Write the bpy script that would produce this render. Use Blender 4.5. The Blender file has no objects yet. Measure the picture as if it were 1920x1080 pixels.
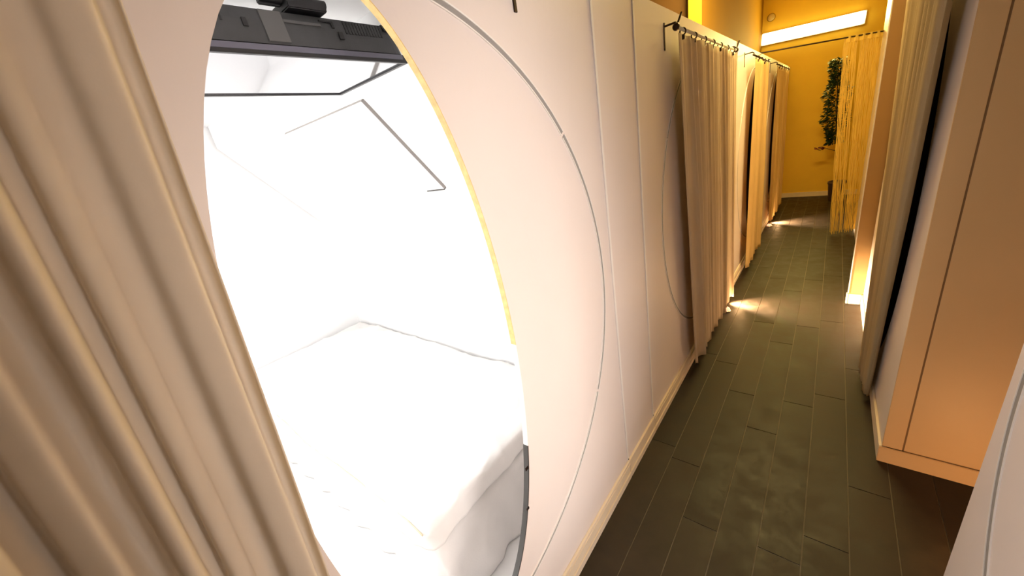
import bpy, bmesh, math, random
from mathutils import Vector, Matrix
from math import sin, cos, pi, sqrt, atan2, radians
random.seed(7)
S = bpy.context.scene
C = S.collection

# ------------------------------------------------------------------ camera
cam_d = bpy.data.cameras.new('camera')
cam_d.sensor_width = 36.0
cam_d.lens = 36.0 * 697.5 / 1920.0
cam_d.clip_start = 0.01
cam = bpy.data.objects.new('camera', cam_d)
C.objects.link(cam)
rx = Vector((0.772, 0.612, -0.170)).normalized()
fw = Vector((-0.629, 0.698, -0.343))
fw = (fw - rx * fw.dot(rx)).normalized()
up = rx.cross(fw)
mw = Matrix((rx, up, -fw)).transposed().to_4x4()
mw.translation = Vector((0, 0, 1.6))
cam.matrix_world = mw
S.camera = cam

# ------------------------------------------------------------------ view, world
S.view_settings.view_transform = 'Standard'
S.view_settings.look = 'None'
S.view_settings.gamma = 1
S.view_settings.exposure = 0.0
S.view_settings.use_curve_mapping = False
W = bpy.data.worlds.new('world')
S.world = W
W.use_nodes = True
W.node_tree.nodes['Background'].inputs[0].default_value = (1.0, 0.75, 0.5, 1)
W.node_tree.nodes['Background'].inputs[1].default_value = 0.02

# ------------------------------------------------------------------ lamps' light
def area(name, loc, rot, sx, sy, power, col, parent=None):
    d = bpy.data.lights.new(name, 'AREA')
    d.shape = 'RECTANGLE'; d.size = sx; d.size_y = sy
    d.energy = power; d.color = col
    o = bpy.data.objects.new(name, d); C.objects.link(o)
    o.location = loc; o.rotation_euler = rot
    return o
def point(name, loc, power, col, r=0.03):
    d = bpy.data.lights.new(name, 'POINT')
    d.energy = power; d.color = col; d.shadow_soft_size = r
    o = bpy.data.objects.new(name, d); C.objects.link(o); o.location = loc
    return o
def spot(name, loc, aim, power, col, ang, blend=0.6, r=0.015):
    d = bpy.data.lights.new(name, 'SPOT')
    d.energy = power; d.color = col; d.spot_size = ang; d.spot_blend = blend; d.shadow_soft_size = r
    o = bpy.data.objects.new(name, d); C.objects.link(o); o.location = loc
    o.rotation_euler = (Vector(aim) - Vector(loc)).to_track_quat('-Z', 'Y').to_euler()
    return o
POD_W = 8
area('pod_ceiling_light', (-1.75, 0.0, 1.93), (0, 0, 0), 1.3, 0.5, POD_W, (1, 0.98, 0.96))
area('pod_wall_light', (-1.45, -0.66, 1.25), (pi/2, 0, 0), 1.0, 0.8, POD_W*0.6, (0.97, 0.98, 1.0))
area('added_ceiling_light_near', (-0.1, -0.9, 2.9), (radians(8), 0, 0), 1.1, 0.25, 2, (1, 0.74, 0.48))  # light of the added lamp behind the camera
area('added_opposite_pod_light', (2.1, 0.35, 1.25), (0, pi/2, 0), 1.4, 1.5, 38, (1, 0.86, 0.80))  # added light in the opposite pod, brightens the near left wall
area('added_ceiling_light_mid', (-0.31, 3.85, 3.1), (0, 0, 0), 1.1, 0.25, 84, (1, 0.74, 0.28))  # light of the added, unseen mid-corridor lamp
WARM = (1.0, 0.56, 0.24)
spot('floor_spot_near', (-0.598, 3.46, 0.05), (-0.30, 3.49, 0.0), 520, (1, 0.70, 0.42), radians(84), 1.0, 0.03)
spot('floor_spot_far', (-0.598, 6.34, 0.05), (-0.30, 6.37, 0.0), 420, (1, 0.70, 0.42), radians(84), 1.0, 0.03)
point('floor_glow_near', (-0.50, 3.46, 0.07), 1.6, WARM)
point('floor_glow_far', (-0.50, 6.36, 0.07), 1.2, WARM)
point('aisle_floor_glow', (0.62, 1.45, 0.08), 3.5, WARM, 0.05)
LAMP_COL = (1.0, 0.77, 0.20)
area('end_lamp_light', (-0.22, 8.02, 2.5), (-pi/2, 0, 0), 0.8, 0.14, 46, LAMP_COL)

# ------------------------------------------------------------------ materials
def mat(name, col, rough=0.6, metal=0.0, noise=None, bump=None, spec=0.5, emit=None, coat=0):
    m = bpy.data.materials.new(name); m.use_nodes = True
    nt = m.node_tree; b = nt.nodes['Principled BSDF']
    b.inputs['Base Color'].default_value = (*col, 1)
    b.inputs['Roughness'].default_value = rough
    b.inputs['Metallic'].default_value = metal
    b.inputs['Specular IOR Level'].default_value = spec
    b.inputs['Coat Weight'].default_value = coat
    tc = nt.nodes.new('ShaderNodeTexCoord')
    if noise:
        sc, amt = noise
        n = nt.nodes.new('ShaderNodeTexNoise'); n.inputs['Scale'].default_value = sc
        n.inputs['Detail'].default_value = 5
        nt.links.new(tc.outputs['Object'], n.inputs['Vector'])
        r = nt.nodes.new('ShaderNodeValToRGB')
        r.color_ramp.elements[0].position = 0.3; r.color_ramp.elements[1].position = 0.7
        r.color_ramp.elements[0].color = (*[c*(1-amt) for c in col], 1)
        r.color_ramp.elements[1].color = (*[min(1, c*(1+amt)) for c in col], 1)
        nt.links.new(n.outputs['Fac'], r.inputs['Fac'])
        nt.links.new(r.outputs['Color'], b.inputs['Base Color'])
    if bump:
        sc, st = bump
        n2 = nt.nodes.new('ShaderNodeTexNoise'); n2.inputs['Scale'].default_value = sc
        n2.inputs['Detail'].default_value = 4
        nt.links.new(tc.outputs['Object'], n2.inputs['Vector'])
        bp = nt.nodes.new('ShaderNodeBump'); bp.inputs['Strength'].default_value = st
        bp.inputs['Distance'].default_value = 0.01
        nt.links.new(n2.outputs['Fac'], bp.inputs['Height'])
        nt.links.new(bp.outputs['Normal'], b.inputs['Normal'])
    if emit:
        b.inputs['Emission Color'].default_value = (*emit[0], 1)
        b.inputs['Emission Strength'].default_value = emit[1]
    return m
def cloth_mat(name, col, trans=0.35, bump=0.15, scale=350):
    m = mat(name, col, 0.9, noise=(6, 0.04), bump=(scale, bump), spec=0.15)
    nt = m.node_tree; b = nt.nodes['Principled BSDF']; out = nt.nodes['Material Output']
    t = nt.nodes.new('ShaderNodeBsdfTranslucent'); t.inputs[0].default_value = (*col, 1)
    mx = nt.nodes.new('ShaderNodeMixShader'); mx.inputs[0].default_value = trans
    nt.links.new(b.outputs[0], mx.inputs[1]); nt.links.new(t.outputs[0], mx.inputs[2])
    nt.links.new(mx.outputs[0], out.inputs[0])
    return m
M = {}
M['pod'] = mat('pod_white_paint', (0.82, 0.73, 0.68), 0.45, noise=(2.5, 0.02), bump=(60, 0.03))
M['strip'] = mat('cover_strip_white', (0.90, 0.86, 0.82), 0.35)
M['inner'] = mat('pod_inner_white', (0.88, 0.88, 0.88), 0.5)
M['groove'] = mat('groove_grey', (0.33, 0.31, 0.29), 0.6)
M['base'] = mat('baseboard_cream', (0.80, 0.68, 0.52), 0.4, noise=(20, 0.03))
M['ply'] = mat('plywood_edge', (0.78, 0.55, 0.22), 0.6, noise=(60, 0.15))
M['rubber'] = mat('dark_seal', (0.05, 0.045, 0.04), 0.5)
M['curtain'] = cloth_mat('cream_curtain', (0.78, 0.65, 0.47), 0.28)
M['curtain_y'] = cloth_mat('ivory_curtain', (0.84, 0.62, 0.27))
M['curtain_r'] = cloth_mat('shaded_cream_curtain', (0.58, 0.46, 0.27), 0.2)  # cream cloth darkened in colour for the weaker light on the right
M['curtain_n'] = cloth_mat('pale_cream_curtain', (0.82, 0.735, 0.62), 0.30, 0.02)
M['shade_in'] = mat('pod_inner_shade', (0.05, 0.035, 0.03), 0.7)  # interiors of unlit pods: their shade is put into the colour
M['iron'] = mat('dark_bronze_iron', (0.045, 0.025, 0.02), 0.35, 0.7)
M['chrome'] = mat('chrome', (0.8, 0.75, 0.68), 0.15, 1.0)
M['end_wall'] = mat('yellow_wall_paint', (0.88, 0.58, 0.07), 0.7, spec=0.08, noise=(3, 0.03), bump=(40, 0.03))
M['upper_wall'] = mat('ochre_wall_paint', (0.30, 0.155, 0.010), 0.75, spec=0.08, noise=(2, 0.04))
M['ceil'] = mat('ceiling_paint', (0.70, 0.55, 0.25), 0.8, spec=0.08, noise=(3, 0.03))
M['brown_wall'] = mat('brown_far_wall', (0.22, 0.11, 0.03), 0.85, noise=(2, 0.1))
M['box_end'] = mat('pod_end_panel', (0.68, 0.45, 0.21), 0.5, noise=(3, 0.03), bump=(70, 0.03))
M['partition'] = mat('brown_partition', (0.46, 0.29, 0.12), 0.6, noise=(3, 0.03), spec=0.2)
M['seam'] = mat('panel_seam_brown', (0.22, 0.12, 0.05), 0.7)
M['grout'] = mat('grout', (0.19, 0.16, 0.12), 0.8, spec=0.1)
M['sheet'] = cloth_mat('white_bed_linen', (0.82, 0.80, 0.78), 0.15, 0.1, 200)
M['tv'] = mat('tv_casing_grey', (0.045, 0.047, 0.05), 0.45, noise=(40, 0.1), bump=(300, 0.05))
M['tv_dark'] = mat('tv_black_plastic', (0.012, 0.012, 0.014), 0.4)
M['tv_light'] = mat('tv_ridge_grey', (0.10, 0.10, 0.10), 0.4)
M['screen'] = mat('tv_glass', (0.05, 0.05, 0.06), 0.06, 0.0, spec=1.0, coat=1.0)
M['screen'].node_tree.nodes['Principled BSDF'].inputs['Metallic'].default_value = 0.75
M['screen'].node_tree.nodes['Principled BSDF'].inputs['Base Color'].default_value = (0.40, 0.41, 0.45, 1)
M['lamp'] = mat('lamp_diffuser', (0.9, 0.9, 0.88), 0.4, emit=((1.0, 0.88, 0.42), 5))
M['lamp_pod'] = mat('pod_lamp_diffuser', (0.9, 0.9, 0.9), 0.4, emit=((1, 0.98, 0.96), 6))
M['lamp_warm'] = mat('night_lamp_glass', (0.9, 0.7, 0.6), 0.3, emit=((1, 0.45, 0.30), 1.1))
M['housing'] = mat('lamp_housing_white', (0.8, 0.76, 0.66), 0.4)
M['string'] = cloth_mat('gold_string', (0.92, 0.72, 0.20), 0.45, 0.3, 500)
M['leaf'] = mat('dark_green_leaf', (0.022, 0.055, 0.016), 0.4, noise=(12, 0.5), spec=0.6)
M['leaf_red'] = mat('russet_leaf', (0.20, 0.05, 0.03), 0.5, noise=(20, 0.3))
M['bark'] = mat('brown_bark', (0.12, 0.07, 0.04), 0.8, noise=(40, 0.3))
M['pot'] = mat('dark_pot', (0.07, 0.04, 0.03), 0.5, noise=(10, 0.1))
M['soil'] = mat('soil', (0.03, 0.02, 0.012), 0.9, noise=(60, 0.4))

# floor tile: dark stone-look, each plank its own tone from an attribute
def floor_mat():
    m = mat('dark_plank_tile', (0.03, 0.025, 0.02), 0.42, spec=0.3)
    nt = m.node_tree; b = nt.nodes['Principled BSDF']
    at = nt.nodes.new('ShaderNodeAttribute'); at.attribute_name = 'tone'
    tc = nt.nodes.new('ShaderNodeTexCoord')
    n = nt.nodes.new('ShaderNodeTexNoise'); n.inputs['Scale'].default_value = 9; n.inputs['Detail'].default_value = 7
    n.inputs['Roughness'].default_value = 0.65
    nt.links.new(tc.outputs['Object'], n.inputs['Vector'])
    mm = nt.nodes.new('ShaderNodeMath'); mm.operation = 'MULTIPLY_ADD'; mm.inputs[1].default_value = 0.2
    nt.links.new(at.outputs['Fac'], mm.inputs[0]); nt.links.new(n.outputs['Fac'], mm.inputs[2])
    r = nt.nodes.new('ShaderNodeValToRGB')
    r.color_ramp.elements[0].position = 0.35; r.color_ramp.elements[0].color = (0.008, 0.005, 0.003, 1)
    r.color_ramp.elements[1].position = 0.95; r.color_ramp.elements[1].color = (0.040, 0.026, 0.014, 1)
    nt.links.new(mm.outputs[0], r.inputs['Fac']); nt.links.new(r.outputs['Color'], b.inputs['Base Color'])
    rr = nt.nodes.new('ShaderNodeMapRange'); rr.inputs[1].default_value = 0.3; rr.inputs[2].default_value = 0.7; rr.inputs[3].default_value = 0.40; rr.inputs[4].default_value = 0.62
    nt.links.new(n.outputs['Fac'], rr.inputs[0]); nt.links.new(rr.outputs[0], b.inputs['Roughness'])
    bp = nt.nodes.new('ShaderNodeBump'); bp.inputs['Strength'].default_value = 0.25; bp.inputs['Distance'].default_value = 0.004
    nt.links.new(n.outputs['Fac'], bp.inputs['Height']); nt.links.new(bp.outputs['Normal'], b.inputs['Normal'])
    return m
M['floor'] = floor_mat()

# ------------------------------------------------------------------ mesh helpers
def new(): return bmesh.new()
def link(name, bm, m, parent=None, smooth=False, loc=None):
    bmesh.ops.recalc_face_normals(bm, faces=bm.faces)
    me = bpy.data.meshes.new(name); bm.to_mesh(me); bm.free()
    ms = m if isinstance(m, (list, tuple)) else [m]
    for x in ms: me.materials.append(x)
    if smooth:
        for p in me.polygons: p.use_smooth = True
    o = bpy.data.objects.new(name, me); C.objects.link(o)
    if parent:
        o.parent = parent
        o.location = -parent.location if parent.parent is None else (0, 0, 0)
    return o
def thing(name, label, cat, loc=(0, 0, 0), group=None):
    o = bpy.data.objects.new(name, None); C.objects.link(o)
    o.empty_display_size = 0.1; o.location = loc
    o['label'] = label; o['category'] = cat
    if group: o['group'] = group
    return o
def tag(o, label, cat, group=None):
    o['label'] = label; o['category'] = cat
    if group: o['group'] = group
    return o
def struct(name, bm, m, smooth=False):
    o = link(name, bm, m, None, smooth); o['kind'] = 'structure'; return o
def box(bm, x0, x1, y0, y1, z0, z1, bev=0.0, mi=0):
    vs = [bm.verts.new(p) for p in ((x0,y0,z0),(x1,y0,z0),(x1,y1,z0),(x0,y1,z0),(x0,y0,z1),(x1,y0,z1),(x1,y1,z1),(x0,y1,z1))]
    fs = [bm.faces.new([vs[i] for i in f]) for f in ((0,3,2,1),(4,5,6,7),(0,1,5,4),(1,2,6,5),(2,3,7,6),(3,0,4,7))]
    for f in fs: f.material_index = mi
    if bev > 0:
        es = list({e for f in fs for e in f.edges})
        bmesh.ops.bevel(bm, geom=es, offset=bev, segments=2, affect='EDGES')
    return bm
def bx(*a, **k): return box(new(), *a, **k)
def tube(bm, pts, r, n=10, caps=True):
    pts = [Vector(p) for p in pts]
    rs = r if isinstance(r, (list, tuple)) else [r]*len(pts)
    rings = []
    prev = None
    for i, p in enumerate(pts):
        t = (pts[min(i+1, len(pts)-1)] - pts[max(i-1, 0)]).normalized()
        if prev is None:
            a = Vector((0, 0, 1)) if abs(t.z) < 0.9 else Vector((1, 0, 0))
            u = t.cross(a).normalized()
        else:
            u = (prev - t*prev.dot(t)).normalized()
        prev = u
        v = t.cross(u)
        rings.append([bm.verts.new(p + (u*cos(2*pi*k/n) + v*sin(2*pi*k/n))*rs[i]) for k in range(n)])
    for a, b in zip(rings, rings[1:]):
        for k in range(n):
            bm.faces.new((a[k], a[(k+1) % n], b[(k+1) % n], b[k]))
    if caps:
        bm.faces.new(list(reversed(rings[0]))); bm.faces.new(rings[-1])
    return bm
def torus(bm, c, nrm, R, r, n=20, m=8):
    c = Vector(c); nrm = Vector(nrm).normalized()
    a = nrm.cross(Vector((0, 0, 1)))
    a = a.normalized() if a.length > 1e-3 else Vector((1, 0, 0))
    b = nrm.cross(a)
    rings = []
    for i in range(n):
        d = a*cos(2*pi*i/n) + b*sin(2*pi*i/n)
        rings.append([bm.verts.new(c + d*(R + r*cos(2*pi*k/m)) + nrm*r*sin(2*pi*k/m)) for k in range(m)])
    for i in range(n):
        A = rings[i]; B = rings[(i+1) % n]
        for k in range(m): bm.faces.new((A[k], A[(k+1) % m], B[(k+1) % m], B[k]))
def lathe(bm, prof, c, n=28):
    rings = []
    for r, z in prof:
        rings.append([bm.verts.new((c[0]+r*cos(2*pi*k/n), c[1]+r*sin(2*pi*k/n), c[2]+z)) for k in range(n)])
    for a, b in zip(rings, rings[1:]):
        for k in range(n): bm.faces.new((a[k], a[(k+1) % n], b[(k+1) % n], b[k]))
    bm.faces.new(list(reversed(rings[0]))); bm.faces.new(rings[-1])
    return bm

# ------------------------------------------------------------------ room
XL, ZT = -0.631, 2.071          # front of the left pod row, its height
XB, YB = 0.299, 1.94            # right pod: front, near end
YE = 8.165                      # end wall
CZ = 3.2

# floor: planks 13.6 cm wide laid along the corridor
bm = new()
tone = bm.faces.layers.float.new('tone')
box(bm, -4, 2.4, -2.4, YE+0.4, -0.08, -0.003, mi=1)
PW = 0.1362
joint = {0: 3.19, -1: 1.906, -2: 1.215, -3: 1.515}
g = 0.0021
for k in range(-29, 19):
    x0 = -0.083 + k*PW; x1 = x0 + PW
    L = 0.98
    j = joint.get(k, random.uniform(0, L))
    y = j - L*math.ceil((j+2.4)/L)
    while y < YE+0.2:
        y0, y1 = max(y, -2.4), min(y+L, YE+0.2)
        if y1 - y0 > 0.01:
            vs = [bm.verts.new(p) for p in ((x0+g, y0+g, 0), (x1-g, y0+g, 0), (x1-g, y1-g, 0), (x0+g, y1-g, 0))]
            f = bm.faces.new(vs); f[tone] = random.random()
            vb = [bm.verts.new((v.co.x, v.co.y, -0.003)) for v in vs]
            for i in range(4):
                q = bm.faces.new((vs[i], vb[i], vb[(i+1) % 4], vs[(i+1) % 4])); q[tone] = 0.2
        y += L
struct('floor', bm, [M['floor'], M['grout']])
struct('ceiling', bx(-4, 2.4, -2.4, YE+0.4, CZ, CZ+0.1), M['ceil'])
struct('wall_end', bx(-1.2, 2.4, YE, YE+0.1, 0, CZ), M['end_wall'])
bm = new(); box(bm, XL, 2.3, YE-0.014, YE, 0, 0.075, 0.003); box(bm, XL, 2.3, YE-0.02, YE-0.014, 0, 0.02)
struct('baseboard_end', bm, M['base'])
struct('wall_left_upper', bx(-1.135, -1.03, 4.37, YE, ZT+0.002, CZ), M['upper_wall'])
struct('wall_left_added_partition', bx(-3.9, -1.141, 4.40, 4.46, ZT+0.002, CZ), M['brown_wall'])  # added wall that catches lamp light in the dark space above the pods
struct('lit_wall_end_1', bx(-1.14, -1.028, 4.355, 4.37, ZT+0.002, CZ), M['end_wall'])  # end face of the upper wall, its lamplight put into a brighter colour
struct('wall_left', bx(-4, -3.9, -2.4, YE+0.1, 0, CZ), M['brown_wall'])
struct('wall_left_end', bx(-3.9, -1.2, YE, YE+0.1, 0, CZ), M['brown_wall'])
struct('wall_right', bx(2.3, 2.4, -2.4, YE, 0, CZ), M['end_wall'])
struct('wall_back', bx(-4, 2.4, -2.5, -2.4, 0, CZ), M['ceil'])

# ------------------------------------------------------------------ pods
def holed_panel(xf, xb, y0, y1, z0, z1, cy, cz, ry, rz, n=160):
    """panel between x planes with an elliptical hole"""
    bm = new()
    angs = [2*pi*i/n for i in range(n)]
    for (yy, zz) in ((y0, z0), (y1, z0), (y1, z1), (y0, z1)):
        a = atan2(zz-cz, yy-cy) % (2*pi)
        i = min(range(n), key=lambda q: abs(angs[q]-a)); angs[i] = a
    outer, inner = [], []
    for a in angs:
        dy, dz = cos(a), sin(a)
        ty = ((y1-cy)/dy if dy > 1e-9 else (y0-cy)/dy if dy < -1e-9 else 1e9)
        tz = ((z1-cz)/dz if dz > 1e-9 else (z0-cz)/dz if dz < -1e-9 else 1e9)
        t = min(ty, tz); outer.append((cy+dy*t, cz+dz*t))
        r = 1/sqrt((dy/ry)**2+(dz/rz)**2); inner.append((cy+dy*r, cz+dz*r))
    lay = []
    for x in (xf, xb):
        lay.append(([bm.verts.new((x, *p)) for p in outer], [bm.verts.new((x, *p)) for p in inner]))
    for i in range(n):
        j = (i+1) % n
        for (o, q) in lay: bm.faces.new((o[i], o[j], q[j], q[i]))
        bm.faces.new((lay[0][0][i], lay[0][0][j], lay[1][0][j], lay[1][0][i]))
        bm.faces.new((lay[0][1][i], lay[0][1][j], lay[1][1][j], lay[1][1][i]))
    return bm
def arc_band(x0, x1, cy, cz, ry, rz, w, a0, a1, n=60):
    """curved strip following an ellipse; w = width towards the inside"""
    bm = new(); R = []
    for i in range(n+1):
        a = a0+(a1-a0)*i/n
        ring = []
        for (x, k) in ((x0, 0), (x1, 0), (x1, 1), (x0, 1)):
            ring.append(bm.verts.new((x, cy+(ry-w*k)*cos(a), cz+(rz-w*k)*sin(a))))
        R.append(ring)
    for a, b in zip(R, R[1:]):
        for k in range(4): bm.faces.new((a[k], a[(k+1) % 4], b[(k+1) % 4], b[k]))
    bm.faces.new(R[0]); bm.faces.new(list(reversed(R[-1])))
    return bm
def door_outline(root, x, s, cy, cz, r, breaks, segs=None, w=0.012):
    """s: +1 panel faces +x, -1 faces -x"""
    bm = new()
    def add(b2):
        me = bpy.data.meshes.new('tmp'); b2.to_mesh(me); b2.free(); bm.from_mesh(me); bpy.data.meshes.remove(me)
    if segs is None: segs = [(breaks[i]+0.006, breaks[(i+1) % len(breaks)]+(2*pi if i == len(breaks)-1 else 0)-0.006) for i in range(len(breaks))]
    for a0, a1 in segs:
        add(arc_band(x, x+s*0.0012, cy, cz, r, r, w, a0, a1, 90))
    o = link('door_outline', bm, M['groove'], root)  # flat grey band: shade of the recessed groove put into colour
    bm = new()
    def add2(b2):
        me = bpy.data.meshes.new('tmp'); b2.to_mesh(me); b2.free(); bm.from_mesh(me); bpy.data.meshes.remove(me)
    for a0, a1 in segs:
        add2(arc_band(x, x+s*0.003, cy, cz, r+0.0035, r+0.0035, 0.0035, a0, a1, 90))
        add2(arc_band(x, x+s*0.003, cy, cz, r-w, r-w, 0.003, a0, a1, 90))
    link('outline_lip', bm, M['strip'], o)

def left_pod(label, y0, y1, cy, inner, bright=False):
    root = thing('sleeping_pod', label, 'sleeping pod', (XL, (y0+y1)/2, 0), 'sleeping pods')
    e = (cy, 1.123, 0.297, 0.801)
    link('front_panel', holed_panel(XL, XL-0.015, y0, y1, 0.0, ZT, *e), M['pod'], root)
    # rim of the opening
    if bright:
        link('wooden_edge', arc_band(XL-0.016, XL+0.0006, e[0], e[1], e[2], e[3], 0.002, radians(-2), radians(100), 80), M['ply'], root)
        link('white_edge', arc_band(XL-0.016, XL+0.0006, e[0], e[1], e[2], e[3], 0.002, radians(-27), radians(-2), 30), M['strip'], root)
        s = link('seal', arc_band(XL-0.016, XL+0.0014, e[0], e[1], e[2]+0.001, e[3]+0.001, 0.005, radians(-120), radians(-27), 60), M['rubber'], root)
        for hb_ in ((0.607, 0.622, 0.69, 0.70), (0.577, 0.59, 0.555, 0.563)):
            link('hinge_pin', box(new(), XL+0.0015, XL+0.005, *hb_, 0.001), M['iron'], root)
    else:
        link('rim', arc_band(XL-0.016, XL+0.0006, *e, 0.003, 0, 2*pi, 120), M['ply'], root)
    door_outline(root, XL, 1, cy+0.02, 1.108, 0.832, [radians(-33), radians(38), radians(150), radians(250)])
    link('roof', bx(-2.95, XL-0.016, y0, y1, ZT-0.03, ZT), M['inner'] if bright else M[inner], root)
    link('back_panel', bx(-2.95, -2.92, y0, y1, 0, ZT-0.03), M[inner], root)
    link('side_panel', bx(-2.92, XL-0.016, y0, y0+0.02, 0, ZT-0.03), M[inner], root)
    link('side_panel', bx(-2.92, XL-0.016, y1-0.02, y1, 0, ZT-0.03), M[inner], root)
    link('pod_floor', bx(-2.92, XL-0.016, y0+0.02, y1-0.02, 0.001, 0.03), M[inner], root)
    b = new(); box(b, XL, XL+0.010, y0, y1, 0.0, 0.10, 0.002); box(b, XL+0.010, XL+0.016, y0, y1, 0.0, 0.035, 0.002); box(b, XL+0.010, XL+0.013, y0, y1, 0.075, 0.085, 0.001)
    link('skirting', b, M['base'], root)
    return root
P1 = left_pod('brightly lit white sleeping pod with oval opening beside the camera, bed inside', -0.76, 1.306, 0.377, 'inner', True)
P2 = left_pod('white sleeping pod second along the left side, behind the ringed cream curtain', 1.658, 3.735, 2.72, 'shade_in')
P3 = left_pod('sleeping pod third along the left side, dark oval opening beside its curtain', 3.747, 5.68, 4.75, 'shade_in')
P4 = left_pod('sleeping pod farthest along the left side, against the yellow end wall', 5.682, YE-0.021, 6.52, 'shade_in')
# chamfered ceiling inside the lit pod
prof = [(0.80, ZT-0.03), (0.80, 1.915), (1.27, 1.327), (1.286, 1.327), (1.286, ZT-0.03)]
b = new()
A = [b.verts.new((XL-0.02, *p)) for p in prof]; B_ = [b.verts.new((-2.9, *p)) for p in prof]
b.faces.new(A); b.faces.new(B_)
for i in range(len(prof)): b.faces.new((A[i], A[(i+1) % 5], B_[(i+1) % 5], B_[i]))
link('sloped_ceiling', b, M['inner'], P1)
# hatch on the chamfer
d = Vector((0, 0.47, -0.588)).normalized(); nr = Vector((0, -0.588, -0.47)).normalized()
def chamf(x, s, h): 
    p = Vector((x, 0.80, 1.915)) + d*s + nr*h
    return p
def slab(x0, x1, s0, s1, h0, h1):
    b = new()
    v = [b.verts.new(chamf(x, s, h)) for h in (h0, h1) for (x, s) in ((x0, s0), (x1, s0), (x1, s1), (x0, s1))]
    for f in ((0,1,2,3),(4,5,6,7),(0,1,5,4),(1,2,6,5),(2,3,7,6),(3,0,4,7)): b.faces.new([v[i] for i in f])
    return b
hatch = link('hatch_panel', slab(-2.0, -1.3, 0.075, 0.53, 0.0, 0.012), M['inner'], P1)
link('hatch_edge_strip', slab(-1.300, -1.2965, 0.075, 0.53, 0.0, 0.013), M['groove'], P1)
link('hatch_gap', slab(-2.0015, -2.000, 0.075, 0.53, 0.0, 0.0125), M['groove'], P1)
link('hatch_gap', slab(-2.0, -1.3, 0.0735, 0.075, 0.0, 0.0125), M['groove'], P1)
link('hatch_pull', slab(-1.42, -1.30, 0.531, 0.536, 0.0, 0.014), M['rubber'], P1)
# unseen lamps added for the bright pod interior
t = thing('unseen_pod_ceiling_lamp', 'unseen white flat ceiling lamp inside the lit pod', 'lamp', (-1.75, 0.0, 1.96))
link('housing', bx(-2.42, -1.08, -0.27, 0.27, 1.965, ZT-0.031, 0.004), M['housing'], t)
link('diffuser', bx(-2.40, -1.10, -0.25, 0.25, 1.955, 1.966), M['lamp_pod'], t)
t = thing('unseen_pod_wall_lamp', 'unseen white flat wall lamp on the end panel inside the lit pod', 'lamp', (-1.45, -0.7, 1.25))
link('housing', bx(-1.96, -0.94, -0.738, -0.70, 0.84, 1.66, 0.004), M['housing'], t)
link('diffuser', bx(-1.94, -0.96, -0.70, -0.692, 0.86, 1.64), M['lamp_pod'], t)

# filler panel with two white cover strips between first and second pod
t = thing('filler_panel', 'narrow white wall panel between two pods with light vertical cover strips', 'panel', (XL, 1.48, 0))
link('panel', bx(XL-0.015, XL, 1.3075, 1.6565, 0, ZT), M['pod'], t)
for yy in (1.306, 1.658):
    link('cover_strip', bx(XL, XL+0.004, yy-0.007, yy+0.007, 0.1, ZT, 0.001), M['strip'], t)
    s = new(); lathe(s, [(0.003, 0), (0.003, 0.0025)], (0, 0, 0), 10)
    for v in s.verts: v.co = Vector((XL+0.004+v.co.z, yy+v.co.x, 0.108+v.co.y))
    link('screw', s, M['iron'], t)
b = new(); box(b, XL, XL+0.010, 1.3075, 1.6565, 0, 0.10, 0.002); box(b, XL+0.010, XL+0.016, 1.3075, 1.6565, 0, 0.035, 0.002)
link('skirting', b, M['base'], t)
link('cover_strip', bx(XL, XL+0.004, 3.7355, 3.7465, 0.1, ZT), M['seam'], P2)

# right row: near pod front, aisle, pod, protruding pod
XN, YN = 0.406, 1.348
t = thing('sleeping_pod', 'white pod front at the right edge, opposite the lit pod, with grey circular outline', 'sleeping pod', (XN, 0.3, 0), 'sleeping pods')
link('front_panel', holed_panel(XN, XN+0.018, -0.8, YN, 0, ZT, 0.62, 1.15, 0.40, 0.78), M['pod'], t)  # unseen opening, placed and sized to pass the added lamp's light
door_outline(t, XN, -1, 0.303, 0.907, 0.993, None, [(radians(-54), radians(62)), (radians(63), radians(150)), (radians(151), radians(234))], w=0.024)
link('side_panel', bx(XN+0.018, 2.2, YN-0.02, YN, 0, ZT), M['box_end'], t)
link('side_panel', bx(XN+0.018, 2.2, -0.8, -0.78, 0, ZT), M['inner'], t)
link('roof', bx(XN+0.018, 2.2, -0.78, YN-0.02, ZT-0.03, ZT), M['inner'], t)
link('back_panel', bx(2.2, 2.22, -0.8, YN, 0, ZT), M['inner'], t)
t = thing('unseen_pod_wall_lamp', 'added unseen flat wall lamp at the back of the pod on the right', 'lamp', (2.15, 0.25, 1.2))  # added lamp, shines through the opening onto the left wall
link('housing', bx(2.16, 2.199, -0.42, 1.12, 0.52, 1.98, 0.004), M['housing'], t)
link('diffuser', bx(2.15, 2.16, -0.40, 1.10, 0.54, 1.96), M['lamp_pod'], t)

Y2 = 3.70
t = thing('sleeping_pod', 'pod on the right with orange-lit end panel, beyond the aisle gap', 'sleeping pod', (XB, 2.8, 0), 'sleeping pods')
ZR = 2.6
link('front_panel', holed_panel(XB, XB+0.015, YB, Y2-0.002, 0, ZR, 2.66, 1.12, 0.44, 0.92), M['pod'], t)
ep = new(); box(ep, XB+0.0, 0.364-0.003, YB-0.012, YB-0.0005, 0.085, ZR); 
link('corner_board', ep, M['box_end'], t)
link('end_panel', bx(0.364+0.003, 2.2, YB-0.012, YB, 0.0865, ZR), M['box_end'], t)
link('seam', bx(0.361, 0.367, YB-0.0095, YB-0.001, 0.085, ZR), M['seam'], t)
link('seam', bx(0.3655, 2.2, YB-0.0122, YB-0.001, 0.083, 0.0865), M['seam'], t)
link('end_skirting', box(new(), XB-0.010, 2.2, YB-0.020, YB-0.0125, 0, 0.083, 0.002), M['box_end'], t)
b = new(); box(b, XB-0.010, XB-0.0005, YB-0.012, Y2-0.003, 0, 0.083, 0.002)
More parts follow.
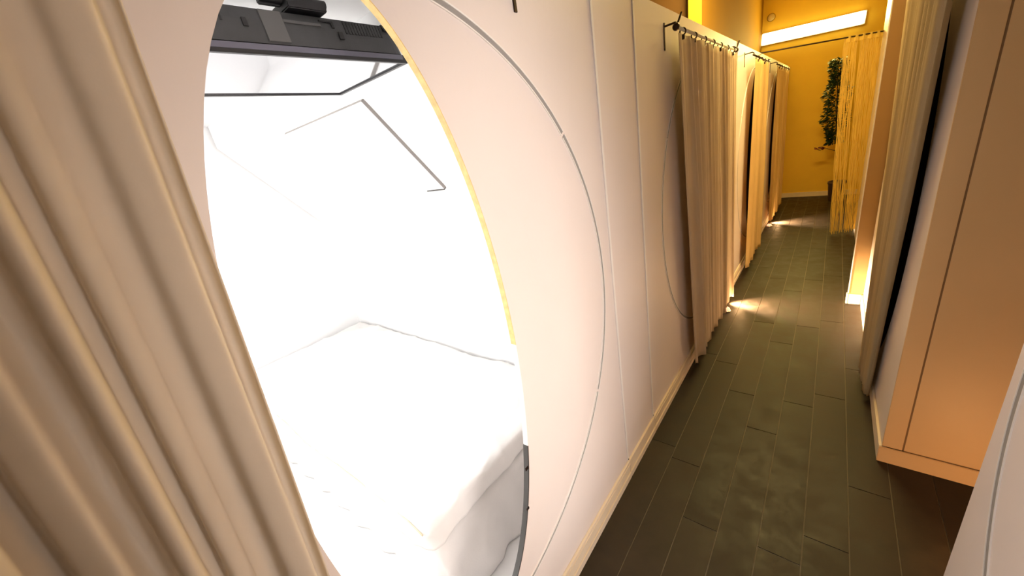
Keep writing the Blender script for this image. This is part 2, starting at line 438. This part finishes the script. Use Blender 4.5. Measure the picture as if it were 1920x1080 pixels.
link('skirting', b, M['base'], t)
link('inner_side_panel', bx(XB+0.016, 2.2, Y2-0.03, Y2-0.01, 0, ZR-0.03), M['shade_in'], t)
link('pod_floor', bx(XB+0.016, 2.2, YB+0.01, Y2-0.031, 0.001, 0.03), M['shade_in'], t)
link('shade_sheet', bx(XB+0.3, XB+0.32, YB+0.01, Y2-0.01, 0, ZR), M['shade_in'], t)  # added dark sheet standing in for the shade inside this pod
link('roof', bx(XB+0.016, 2.2, YB+0.01, Y2-0.01, ZR-0.03, ZR), M['shade_in'], t)

t = thing('sleeping_pod', 'pod protruding furthest into the corridor on the right, before the string curtain', 'sleeping pod', (0.21, 4.8, 0), 'sleeping pods')
link('end_panel', bx(0.212, 0.3, Y2, Y2+0.015, 0.0, CZ-0.01), M['partition'], t)
link('front_panel', bx(0.30, 0.315, Y2, 5.93, 0.0, CZ-0.01), M['pod'], t)
link('corner_trim', bx(0.206, 0.212, Y2-0.004, Y2+0.012, 0.09, CZ-0.01, 0.001), M['strip'], t)
b = new(); box(b, 0.200, 0.2115, Y2-0.010, Y2+0.025, 0, 0.085, 0.002); box(b, 0.212, XB-0.012, Y2-0.010, Y2-0.0005, 0, 0.085, 0.002)
link('skirting', b, M['base'], t)

# ------------------------------------------------------------------ curtains
def curtain_mesh(P, nfold, amp_t, amp_b, z_top, z_bot, nu, nv, seed, hem=0.0, drift=None, wob=0.5, harm=0.3, latk=0.35):
    """P(s, z)->(x, y) base line; folds displaced along x"""
    rnd = random.Random(seed)
    ph = [rnd.uniform(0, 6.28) for _ in range(6)]
    bm = new(); rows = []
    for j in range(nv+1):
        v = j/nv; z = z_top+(z_bot-z_top)*v
        row = []
        for i in range(nu+1):
            s = i/nu
            x, y, nx, ny = P(s, z)
            q = 2*pi*nfold*s
            q2 = q + wob*sin(q*0.37+ph[0]) + 0.5*wob*sin(v*2.3+ph[1]+s*5)
            a = amp_t+(amp_b-amp_t)*min(1, v*2.2)
            f = sin(q2) + harm*sin(2.3*q2+ph[2]+0.6*v) + 0.22*sin(0.53*q+ph[3])
            f *= (0.75+0.35*sin(q*0.21+ph[4]+v*1.5))
            off = a*f
            lat = latk*a*sin(2*q2+ph[5])
            zz = z + (0.006*sin(q2*0.5+ph[2]) if j == nv else 0)
            row.append(bm.verts.new((x+nx*off-ny*lat, y+ny*off+nx*lat, zz)))
        rows.append(row)
    for a, b in zip(rows, rows[1:]):
        for i in range(nu): bm.faces.new((a[i], a[i+1], b[i+1], b[i]))
    return bm
def cloth(name, bm, m, parent, th=0.0015):
    o = link(name, bm, m, parent, True)
    md = o.modifiers.new('solidify', 'SOLIDIFY'); md.thickness = th; md.offset = 0
    return o
def rod_thing(label, x, y0, y1, z, xw, hooks=(True, True), finials=(True, True)):
    t = thing('curtain_rod', label, 'curtain rod', (x, (y0+y1)/2, z))
    s = 1 if x > xw else -1
    b = new(); tube(b, [(x, y0, z), (x, y1, z)], 0.007, 12); link('rod', b, M['housing'] if finials[0] else M['iron'], t, True)
    for k, yy in enumerate((y0+0.02, y1-0.02)):
        if not hooks[k]: continue
        b = new()
        box(b, min(xw, xw+s*0.004), max(xw, xw+s*0.004), yy-0.006, yy+0.006, z-0.075, z+0.035, 0.001)
        tube(b, [(xw+s*0.004, yy, z+0.02), (x-s*0.01, yy, z+0.022), (x, yy, z+0.014), (x+s*0.004, yy, z+0.008)], 0.0045, 8)
        link('bracket', b, M['iron'], t)
        if finials[k]:
            e = -1 if k == 0 else 1
            b = new(); yb = (y0, y1)[k]
            lathe(b, [(0.004, -0.012), (0.013, -0.006), (0.016, 0.004), (0.013, 0.014), (0.004, 0.02)], (0, 0, 0), 14)
            for v in b.verts: v.co = Vector((x+v.co.x, yb+e*v.co.z, z+v.co.y))
            link('finial', b, M['iron'], t, True)
            b = new(); tube(b, [(x, yb, z), (x+s*0.012, yb+0.035, z+0.055)], 0.0045, 8)
            link('finial_pin', b, M['iron'], t)
    return t
def curtain_thing(label, x, yt, yb, zt, zb, nf, at, ab, seed, m='curtain', rings=0, nu=None, hang=None, xb=None):
    t = thing('curtain', label, 'curtain', (x, (yt[0]+yt[1])/2, zb), 'curtains')
    xb_ = x if xb is None else xb
    def P(s, z):
        v = (zt-z)/(zt-zb)
        y0 = yt[0]+(yb[0]-yt[0])*v; y1 = yt[1]+(yb[1]-yt[1])*v
        return x+(xb_-x)*v, y0+(y1-y0)*s, 1.0, 0.0
    cloth('fabric', curtain_mesh(P, nf, at, ab, zt, zb, nu or int(nf*16), 46, seed), M[m], t)
    for k in range(rings):
        s = (k+0.4)/rings
        y = yt[0]+(yt[1]-yt[0])*s
        b = new(); torus(b, (x, y, zt+0.012), (0.25, 1, 0.1), 0.014, 0.0032)
        box(b, x-0.008, x+0.008, y-0.008, y+0.008, zt-0.02, zt-0.001, 0.002)
        link('curtain_ring', b, M['iron'], t, True)
    return t
# foreground curtain, gathered beside the lit opening
R1 = rod_thing('dark iron curtain rod bracket above the lit oval opening', -0.50, -0.75, 0.915, 1.985, XL, (False, True), (False, False))
t = thing('curtain', 'large cream curtain bunched in the left foreground beside the lit opening', 'curtain', (-0.5, -0.1, 0.05), 'curtains')
def Pn(s, z):
    v = max(0, (1.97-z)/1.9)
    y1 = 0.112-0.062*min(1, max(0, (1.80-z)/0.8)); y0 = -0.42
    return -0.485, y0+(y1-y0)*s, 1.0, 0.0
cloth('fabric', curtain_mesh(Pn, 12, 0.011, 0.026, 1.975, 0.05, 420, 110, 11, wob=0.9, harm=0.16, latk=0.12), M['curtain_n'], t, 0.002)

rod_thing('dark iron curtain rod with end knobs over the second left pod', -0.572, 2.0, 3.36, 1.975, XL)
curtain_thing('cream curtain hanging from dark rings over the second left pod', -0.572, (2.02, 3.36), (2.30, 3.56), 1.955, 0.065, 11, 0.012, 0.022, 3, 'curtain', 7)
rod_thing('thin dark curtain rod over the third left pod', -0.565, 4.06, 5.1, 1.985, XL, (True, True), (False, False))
curtain_thing('narrow ivory curtain over the third left pod, beside a dark slit of opening', -0.565, (4.22, 5.05), (4.22, 5.15), 1.965, 0.075, 8, 0.01, 0.02, 5, 'curtain_y', 4)
rod_thing('thin dark curtain rod over the farthest left pod', -0.565, 5.74, 7.3, 1.99, XL, (True, True), (False, False))
curtain_thing('ivory curtain over the farthest left pod near the end wall', -0.565, (5.85, 7.2), (6.1, 7.4), 1.97, 0.075, 10, 0.01, 0.02, 8, 'curtain_y', 5)
rod_thing('dark curtain rod with small chrome hooks high on the right pod', 0.235, 1.9, 3.45, 2.02, XB, (False, True), (False, False))
curtain_thing('tall cream curtain hanging before the right pod with orange end panel', 0.240, (1.98, 3.25), (2.36, 2.75), 1.995, 0.05, 7, 0.012, 0.018, 21, 'curtain_r', 5, xb=0.262)

# ------------------------------------------------------------------ string curtain and its rod
A_ = Vector((-0.66, 5.10, 2.083)); E_ = Vector((0.300, 5.90, 2.072))
t = thing('cross_rod', 'thin dark rod spanning the corridor below the bright lamp', 'curtain rod', (-0.2, 5.5, 2.08))
b = new(); tube(b, [A_, E_], 0.007, 10); link('rod', b, M['iron'], t, True)
b = new(); box(b, -0.69, -0.64, 5.07, 5.13, ZT, ZT+0.006, 0.001); link('foot_plate', b, M['iron'], t)
t = thing('string_curtain', 'golden string curtain hanging from the cross rod on the right', 'string curtain', (0.15, 5.8, 0.02))
dr = (E_-A_).normalized()
def rp(x): return A_ + dr*((x-A_.x)/dr.x)
b = new(); hb = []
for i in range(21):
    p = rp(0.0+0.30*i/20); o_ = 0.012*sin(i*1.7)
    hb.append([b.verts.new((p.x, p.y+o_+dy, p.z+dz)) for (dy, dz) in ((-0.004, 0.012), (0.004, 0.012), (0.004, -0.045), (-0.004, -0.045))])
for a, c in zip(hb, hb[1:]):
    for k in range(4): b.faces.new((a[k], a[(k+1) % 4], c[(k+1) % 4], c[k]))
b.faces.new(hb[0]); b.faces.new(hb[-1])
link('header_band', b, M['string'], t)
b = new(); rnd = random.Random(5)
for i in range(105):
    x = 0.003+0.295*rnd.random(); p = rp(x)
    xb2 = x*0.95+0.08+rnd.uniform(-0.012, 0.012) if x < 0.25 else x+0.03
    yo = rnd.uniform(-0.03, 0.03); ph = rnd.uniform(0, 6.28); w = rnd.uniform(0.002, 0.006)
    zb = 0.02+rnd.uniform(0, 0.05)
    pts = []
    for k in range(25):
        v = k/24; z = p.z-0.04+(zb-(p.z-0.04))*v
        pts.append((x+(xb2-x)*v**1.2+w*sin(ph+v*23), p.y+yo*v*2+w*cos(ph+v*19), z))
    tube(b, pts, 0.0019, 5)
o = link('strings', b, M['string'], t); o['kind'] = 'stuff'

# ------------------------------------------------------------------ end lamp, detector
t = thing('fluorescent_lamp', 'long bright fluorescent lamp high on the yellow end wall', 'lamp', (-0.41, YE, 2.5))
def rot_box(x0, x1, y0, y1, z0, z1, bev, ang=radians(3.0)):
    b = bx(x0, x1, y0, y1, z0, z1, bev=bev)
    c = Vector((-0.41, 0, 2.515))
    for v in b.verts:
        q = v.co-c; v.co = Vector((c.x+q.x*cos(ang)+q.z*sin(ang), v.co.y, c.z-q.x*sin(ang)+q.z*cos(ang)))
    return b
link('housing', rot_box(-1.03, 0.21, YE-0.05, YE, 2.43, 2.60, 0.004), M['housing'], t)
link('diffuser', rot_box(-1.02, 0.20, YE-0.10, YE-0.05, 2.437, 2.593, 0.012), M['lamp'], t)
t = thing('smoke_detector', 'small round detector on the wall above the lamp', 'smoke detector', (-0.92, YE, 2.83))
b = new(); lathe(b, [(0.05, 0), (0.05, 0.012), (0.04, 0.025), (0.02, 0.03)], (0, 0, 0))
for v in b.verts: v.co = Vector((-0.917+v.co.x, YE-v.co.z, 2.83+v.co.y))
link('cover', b, M['ceil'], t, True)
b = new(); torus(b, (-0.917, YE-0.012, 2.83), (0, 1, 0), 0.052, 0.004, 28)
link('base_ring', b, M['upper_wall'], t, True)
# ceiling lamp added behind the camera, out of view, as extra light
t = thing('fluorescent_lamp', 'added unseen long ceiling lamp above the near end of the corridor', 'lamp', (-0.1, -0.9, CZ))
link('housing', bx(-0.7, 0.5, -1.03, -0.77, CZ-0.045, CZ), M['housing'], t)
link('diffuser', bx(-0.69, 0.49, -1.02, -0.78, CZ-0.075, CZ-0.045, 0.008), M['housing'], t)

t = thing('fluorescent_lamp', 'added unseen long ceiling lamp over the middle of the corridor', 'lamp', (-0.31, 3.85, CZ))  # added out of view to light the middle of the corridor
link('housing', bx(-0.90, 0.28, 3.72, 3.98, CZ-0.045, CZ), M['housing'], t)
link('diffuser', bx(-0.89, 0.27, 3.73, 3.97, CZ-0.075, CZ-0.045, 0.008), M['housing'], t)

# ------------------------------------------------------------------ floor night lamps
def night_lamp(x, y, label):
    t = thing('night_lamp', label, 'lamp', (x, y, 0), 'floor night lamps')
    b = new(); lathe(b, [(0.034, 0), (0.034, 0.008), (0.030, 0.012)], (x, y, 0), 24); link('base', b, M['chrome'], t, True)
    b = new(); lathe(b, [(0.029, 0.0125), (0.029, 0.018), (0.025, 0.028), (0.016, 0.036), (0.004, 0.039)], (x, y, 0), 24); link('dome', b, M['lamp_warm'], t, True)
night_lamp(-0.572, 3.30, 'small glowing pinkish dome lamp on the floor below the second pod curtain')
night_lamp(-0.572, 6.15, 'small glowing dome lamp on the floor at the far left pods')
night_lamp(0.62, 1.45, 'small dome lamp on the floor in the aisle gap on the right')

# ------------------------------------------------------------------ bed and duvet in the lit pod
def soft_box(x0, x1, y0, y1, z0, z1, r, nx, ny, nz, amp, seed, drop=0.0):
    """rounded box built of a dense grid, with cloth wrinkles"""
    from mathutils import noise as N
    bm = new()
    box(bm, x0, x1, y0, y1, z0, z1)
    # slice into a grid
    for ax, a0, a1, n in ((0, x0, x1, nx), (1, y0, y1, ny), (2, z0, z1, nz)):
        for i in range(1, n):
            co = [0, 0, 0]; no = [0, 0, 0]; co[ax] = a0+(a1-a0)*i/n; no[ax] = 1
            bmesh.ops.bisect_plane(bm, geom=bm.verts[:]+bm.edges[:]+bm.faces[:], plane_co=co, plane_no=no)
    for v in bm.verts:
        p = v.co.copy()
        c = Vector((min(max(p.x, x0+r), x1-r), min(max(p.y, y0+r), y1-r), min(max(p.z, z0), z1-r)))
        dd = p-c
        if dd.length > 1e-6:
            m_ = max(abs(dd.x), abs(dd.y), abs(dd.z))
            cube = dd/m_ if m_ > 0 else dd
            v.co = c+dd.normalized()*(m_)
            nrm = dd.normalized()
        else: nrm = Vector((0, 0, 1))
        q = Vector((p.x*3.3+seed, p.y*3.3, p.z*3.3))
        w = N.fractal(q, 1.0, 2.2, 3)*0.8
        rid = 1-abs(N.noise(Vector((p.x*7+p.y*4+seed, p.y*5-p.x*3, p.z*3))))*2.2
        v.co += nrm*(amp*(w+0.5*max(0, rid)**3))
        if drop and nrm.z < 0.5:
            fold = sin((p.y*34 if abs(nrm.x) > abs(nrm.y) else p.x*30)+2.5*N.noise(q*1.5))
            v.co += Vector((nrm.x, nrm.y, 0))*drop*fold*min(1, (z1-p.z)/0.3)
        v.co.z = max(v.co.z, 0.032); v.co.y = min(v.co.y, 1.284)
    return bm
t = thing('bed', 'white bed with hanging sheet inside the lit pod', 'bed', (-1.87, 0.82, 0.032))
link('bed_frame', bx(-2.86, -0.95, 0.43, 1.22, 0.032, 0.30), M['inner'], t)
o = link('fitted_sheet', soft_box(-2.89, -0.905, 0.385, 1.25, 0.04, 0.400, 0.04, 110, 60, 30, 0.016, 3.0, 0.012), M['sheet'], t, True)
t = thing('duvet', 'rumpled white duvet spread over the bed in the lit pod', 'duvet', (-1.87, 0.82, 0.46))
o = link('duvet_cover', soft_box(-2.86, -0.885, 0.365, 1.272, 0.422, 0.52, 0.035, 190, 90, 10, 0.017, 8.0, 0.010), M['sheet'], t, True)
b = new(); pts = []
for i in range(60):
    u = i/59; pts.append((-0.90-1.6*u, 0.362+0.008*sin(u*9), 0.505+0.006*sin(u*21)))
tube(b, pts, 0.003, 6); link('piping', b, mat('beige_piping', (0.62, 0.54, 0.38), 0.8), t, True)

# ------------------------------------------------------------------ television hanging face down under the pod ceiling
tx0, tx1, ty0, ty1, tz = -1.19, -0.842, 0.02, 0.705, 1.85
t = thing('television', 'dark grey television hanging face down above the bed on a bracket', 'television', (-1.0, 0.36, tz))
link('screen', bx(tx0+0.012, tx1-0.010, ty0+0.012, ty1-0.012, tz-0.001, tz+0.004), M['screen'], t)
b = new()
for a_ in ((tx0, tx0+0.012, ty0, ty1), (tx1-0.010, tx1, ty0, ty1), (tx0+0.012, tx1-0.010, ty0, ty0+0.012), (tx0+0.012, tx1-0.010, ty1-0.012, ty1)):
    box(b, *a_, tz-0.004, tz+0.014, 0.001)
link('bezel', b, M['tv_dark'], t)
# casing: tapers upward from the bezel to the mounting side
def casing(x0, x1, y0, y1, z0, z1, ins_near, ins):
    b = new(); lv = []
    for k, (f, gz) in enumerate(((0, 0), (0.15, 0.6), (0.35, 0.93), (1, 1.0))):
        z = z0+(z1-z0)*gz
        a0, a1 = x0+ins*f, x1-ins_near*f; c0, c1 = y0+ins*f, y1-ins*f
        r = 0.03; ring = []
        for (cx, cy_, st) in ((a1-r, c1-r, 0), (a0+r, c1-r, 1), (a0+r, c0+r, 2), (a1-r, c0+r, 3)):
            for q in range(5):
                an = st*pi/2+q*pi/8
                ring.append(b.verts.new((cx+r*cos(an), cy_+r*sin(an), z)))
        lv.append(ring)
    n = len(lv[0])
    for A1, B1 in zip(lv, lv[1:]):
        for i in range(n): b.faces.new((A1[i], A1[(i+1) % n], B1[(i+1) % n], B1[i]))
    b.faces.new(lv[0]); b.faces.new(lv[-1])
    return b
cs = link('back_casing', casing(tx0, tx1, ty0, ty1, tz+0.015, tz+0.079, 0.03, 0.06), M['tv'], t)
# slanted face helper on the near side (facing the corridor)
def nearface(y, h): # point on casing near face, h 0..1
    zz = tz+0.015+0.064*h
    prof_ = [(0, 0), (0.6, 0.15), (0.93, 0.35), (1, 1)]
    for (h0, f0), (h1, f1) in zip(prof_, prof_[1:]):
        if h <= h1: f = f0+(f1-f0)*(h-h0)/(h1-h0); break
    return Vector((tx1-0.03*f, y, zz))
def patch(y0, y1, h0, h1, out, bm):
    q = [nearface(y0, h0), nearface(y1, h0), nearface(y1, h1), nearface(y0, h1)]
    v = [bm.verts.new(p+Vector((0.0005, 0, 0))) for p in q]+[bm.verts.new(p+Vector((out, 0, out*0.2))) for p in q]
    for f in ((0,1,2,3),(4,5,6,7),(0,1,5,4),(1,2,6,5),(2,3,7,6),(3,0,4,7)): bm.faces.new([v[i] for i in f])
for (ya, n_) in ((0.27, 7), (0.555, 13)):
    b = new()
    for i in range(n_): patch(ya+i*0.0075, ya+i*0.0075+0.004, 0.50, 0.90, 0.0015, b)
    link('vent', b, M['tv_dark'], t)
b = new(); patch(0.385, 0.425, 0.05, 0.9, 0.004, b); patch(0.425, 0.50, 0.62, 0.70, 0.003, b); link('ridge', b, M['tv_light'], t)
for pa in ((0.655, 0.672, 0.72, 0.95, 0.006), (0.535, 0.545, 0.30, 0.52, 0.003), (0.35, 0.358, 0.40, 0.62, 0.003)):
    b = new(); patch(*pa, b); link('clip', b, M['tv_dark'], t)
b = new(); patch(0.50, 0.53, 0.78, 0.83, 0.003, b); patch(0.525, 0.53, 0.62, 0.83, 0.003, b); link('socket_cover', b, M['tv_dark'], t)
link('badge_strip', bx(tx1-0.001, tx1+0.0012, 0.02, 0.69, tz+0.003, tz+0.013), mat('bezel_edge', (0.12, 0.12, 0.16), 0.3), t)
t2 = thing('television_bracket', 'black hinged ceiling bracket holding the television', 'bracket', (-0.9, 0.46, 1.95))
b = new(); box(b, -0.895, -0.855, 0.455, 0.505, 1.948, ZT-0.031, 0.003); link('drop_arm', b, M['tv'], t2)
b = new(); box(b, -0.91, -0.838, 0.44, 0.52, 1.930, 1.9475, 0.002); link('mounting_plate', b, M['tv_dark'], t2)
b = new(); tube(b, [(-0.86, 0.40, 1.95), (-0.86, 0.53, 1.95)], 0.009, 12); link('hinge_pin', b, M['tv_dark'], t2, True)
b = new(); box(b, -0.875, -0.865, 0.40, 0.452, 1.94, 2.02, 0.002); link('side_arm', b, M['tv'], t2)
b = new(); tube(b, [(-0.84, 0.335+0.012*sin(k*1.1)+k*0.006, 1.945+0.012*sin(k*0.9)+0.004*k) for k in range(12)], 0.003, 6)
tag(link('power_cable', b, M['tv_dark'], None, True), 'thin dark cable curling beside the television bracket', 'cable')

# ------------------------------------------------------------------ potted tree by the end wall
t = thing('potted_tree', 'slim dark green potted tree in the far corner behind the string curtain', 'plant', (0.08, 7.72, 0))
b = new(); lathe(b, [(0.075, 0), (0.085, 0.02), (0.105, 0.25), (0.115, 0.27), (0.112, 0.30), (0.10, 0.30), (0.098, 0.27)], (0.115, 7.72, 0), 28)
link('pot', b, M['pot'], t, True)
b = new(); lathe(b, [(0.097, 0.272), (0.096, 0.278)], (0.115, 7.72, 0), 24); link('soil', b, M['soil'], t)
b = new(); tube(b, [(0.10, 7.72, 0.27), (0.06, 7.73, 0.8), (0.01, 7.72, 1.3), (-0.03, 7.73, 1.9)], [0.013, 0.011, 0.009, 0.004], 8)
tube(b, [(0.055, 7.73, 0.75), (-0.05, 7.70, 0.80), (-0.14, 7.68, 0.82)], [0.006, 0.004, 0.002], 6)
link('trunk', b, M['bark'], t, True)
def leaf(b, p, d, L, w):
    d = d.normalized(); sd = d.cross(Vector((rnd.uniform(-1, 1), rnd.uniform(-1, 1), 1))).normalized(); nn = d.cross(sd)
    pr_ = [(0, 0, 0), (0.35, 0.5, 0.06), (0.7, 0.36, 0.04), (1, 0, -0.1)]
    mid = [b.verts.new(p+d*L*a+nn*L*c*0.0) for a, q, c in pr_]
    l = [b.verts.new(p+d*L*a+sd*w*q+nn*L*c) for a, q, c in pr_[1:3]]
    r = [b.verts.new(p+d*L*a-sd*w*q+nn*L*c) for a, q, c in pr_[1:3]]
    b.faces.new((mid[0], mid[1], l[0])); b.faces.new((mid[0], r[0], mid[1]))
    b.faces.new((mid[1], mid[2], l[1], l[0])); b.faces.new((mid[1], r[0], r[1], mid[2]))
    b.faces.new((mid[2], mid[3], l[1])); b.faces.new((mid[2], r[1], mid[3]))
b = new(); rnd = random.Random(9)
for i in range(2400):
    z = rnd.uniform(0.86, 2.02); v = (z-0.86)/1.16
    w = 0.045+0.06*sin(pi*min(1, v*1.05)**0.8)+0.02*sin(z*17)
    a = rnd.uniform(0, 2*pi); rr = w*sqrt(rnd.random())
    cx = 0.02-0.05*v
    p = Vector((cx+rr*cos(a)*1.35, 7.73+rr*sin(a), z))
    leaf(b, p, Vector((cos(a), sin(a), rnd.uniform(-0.8, 0.5))), rnd.uniform(0.035, 0.06), rnd.uniform(0.02, 0.032))
link('foliage', b, M['leaf'], t)
b = new()
for i in range(14):
    p = Vector((-0.14+rnd.uniform(-0.03, 0.05), 7.68+rnd.uniform(-0.02, 0.02), 0.82+rnd.uniform(-0.02, 0.02)))
    leaf(b, p, Vector((rnd.uniform(-1, 1), rnd.uniform(-1, 1), rnd.uniform(-0.5, 0.5))), 0.06, 0.04)
link('russet_leaves', b, M['leaf_red'], t)
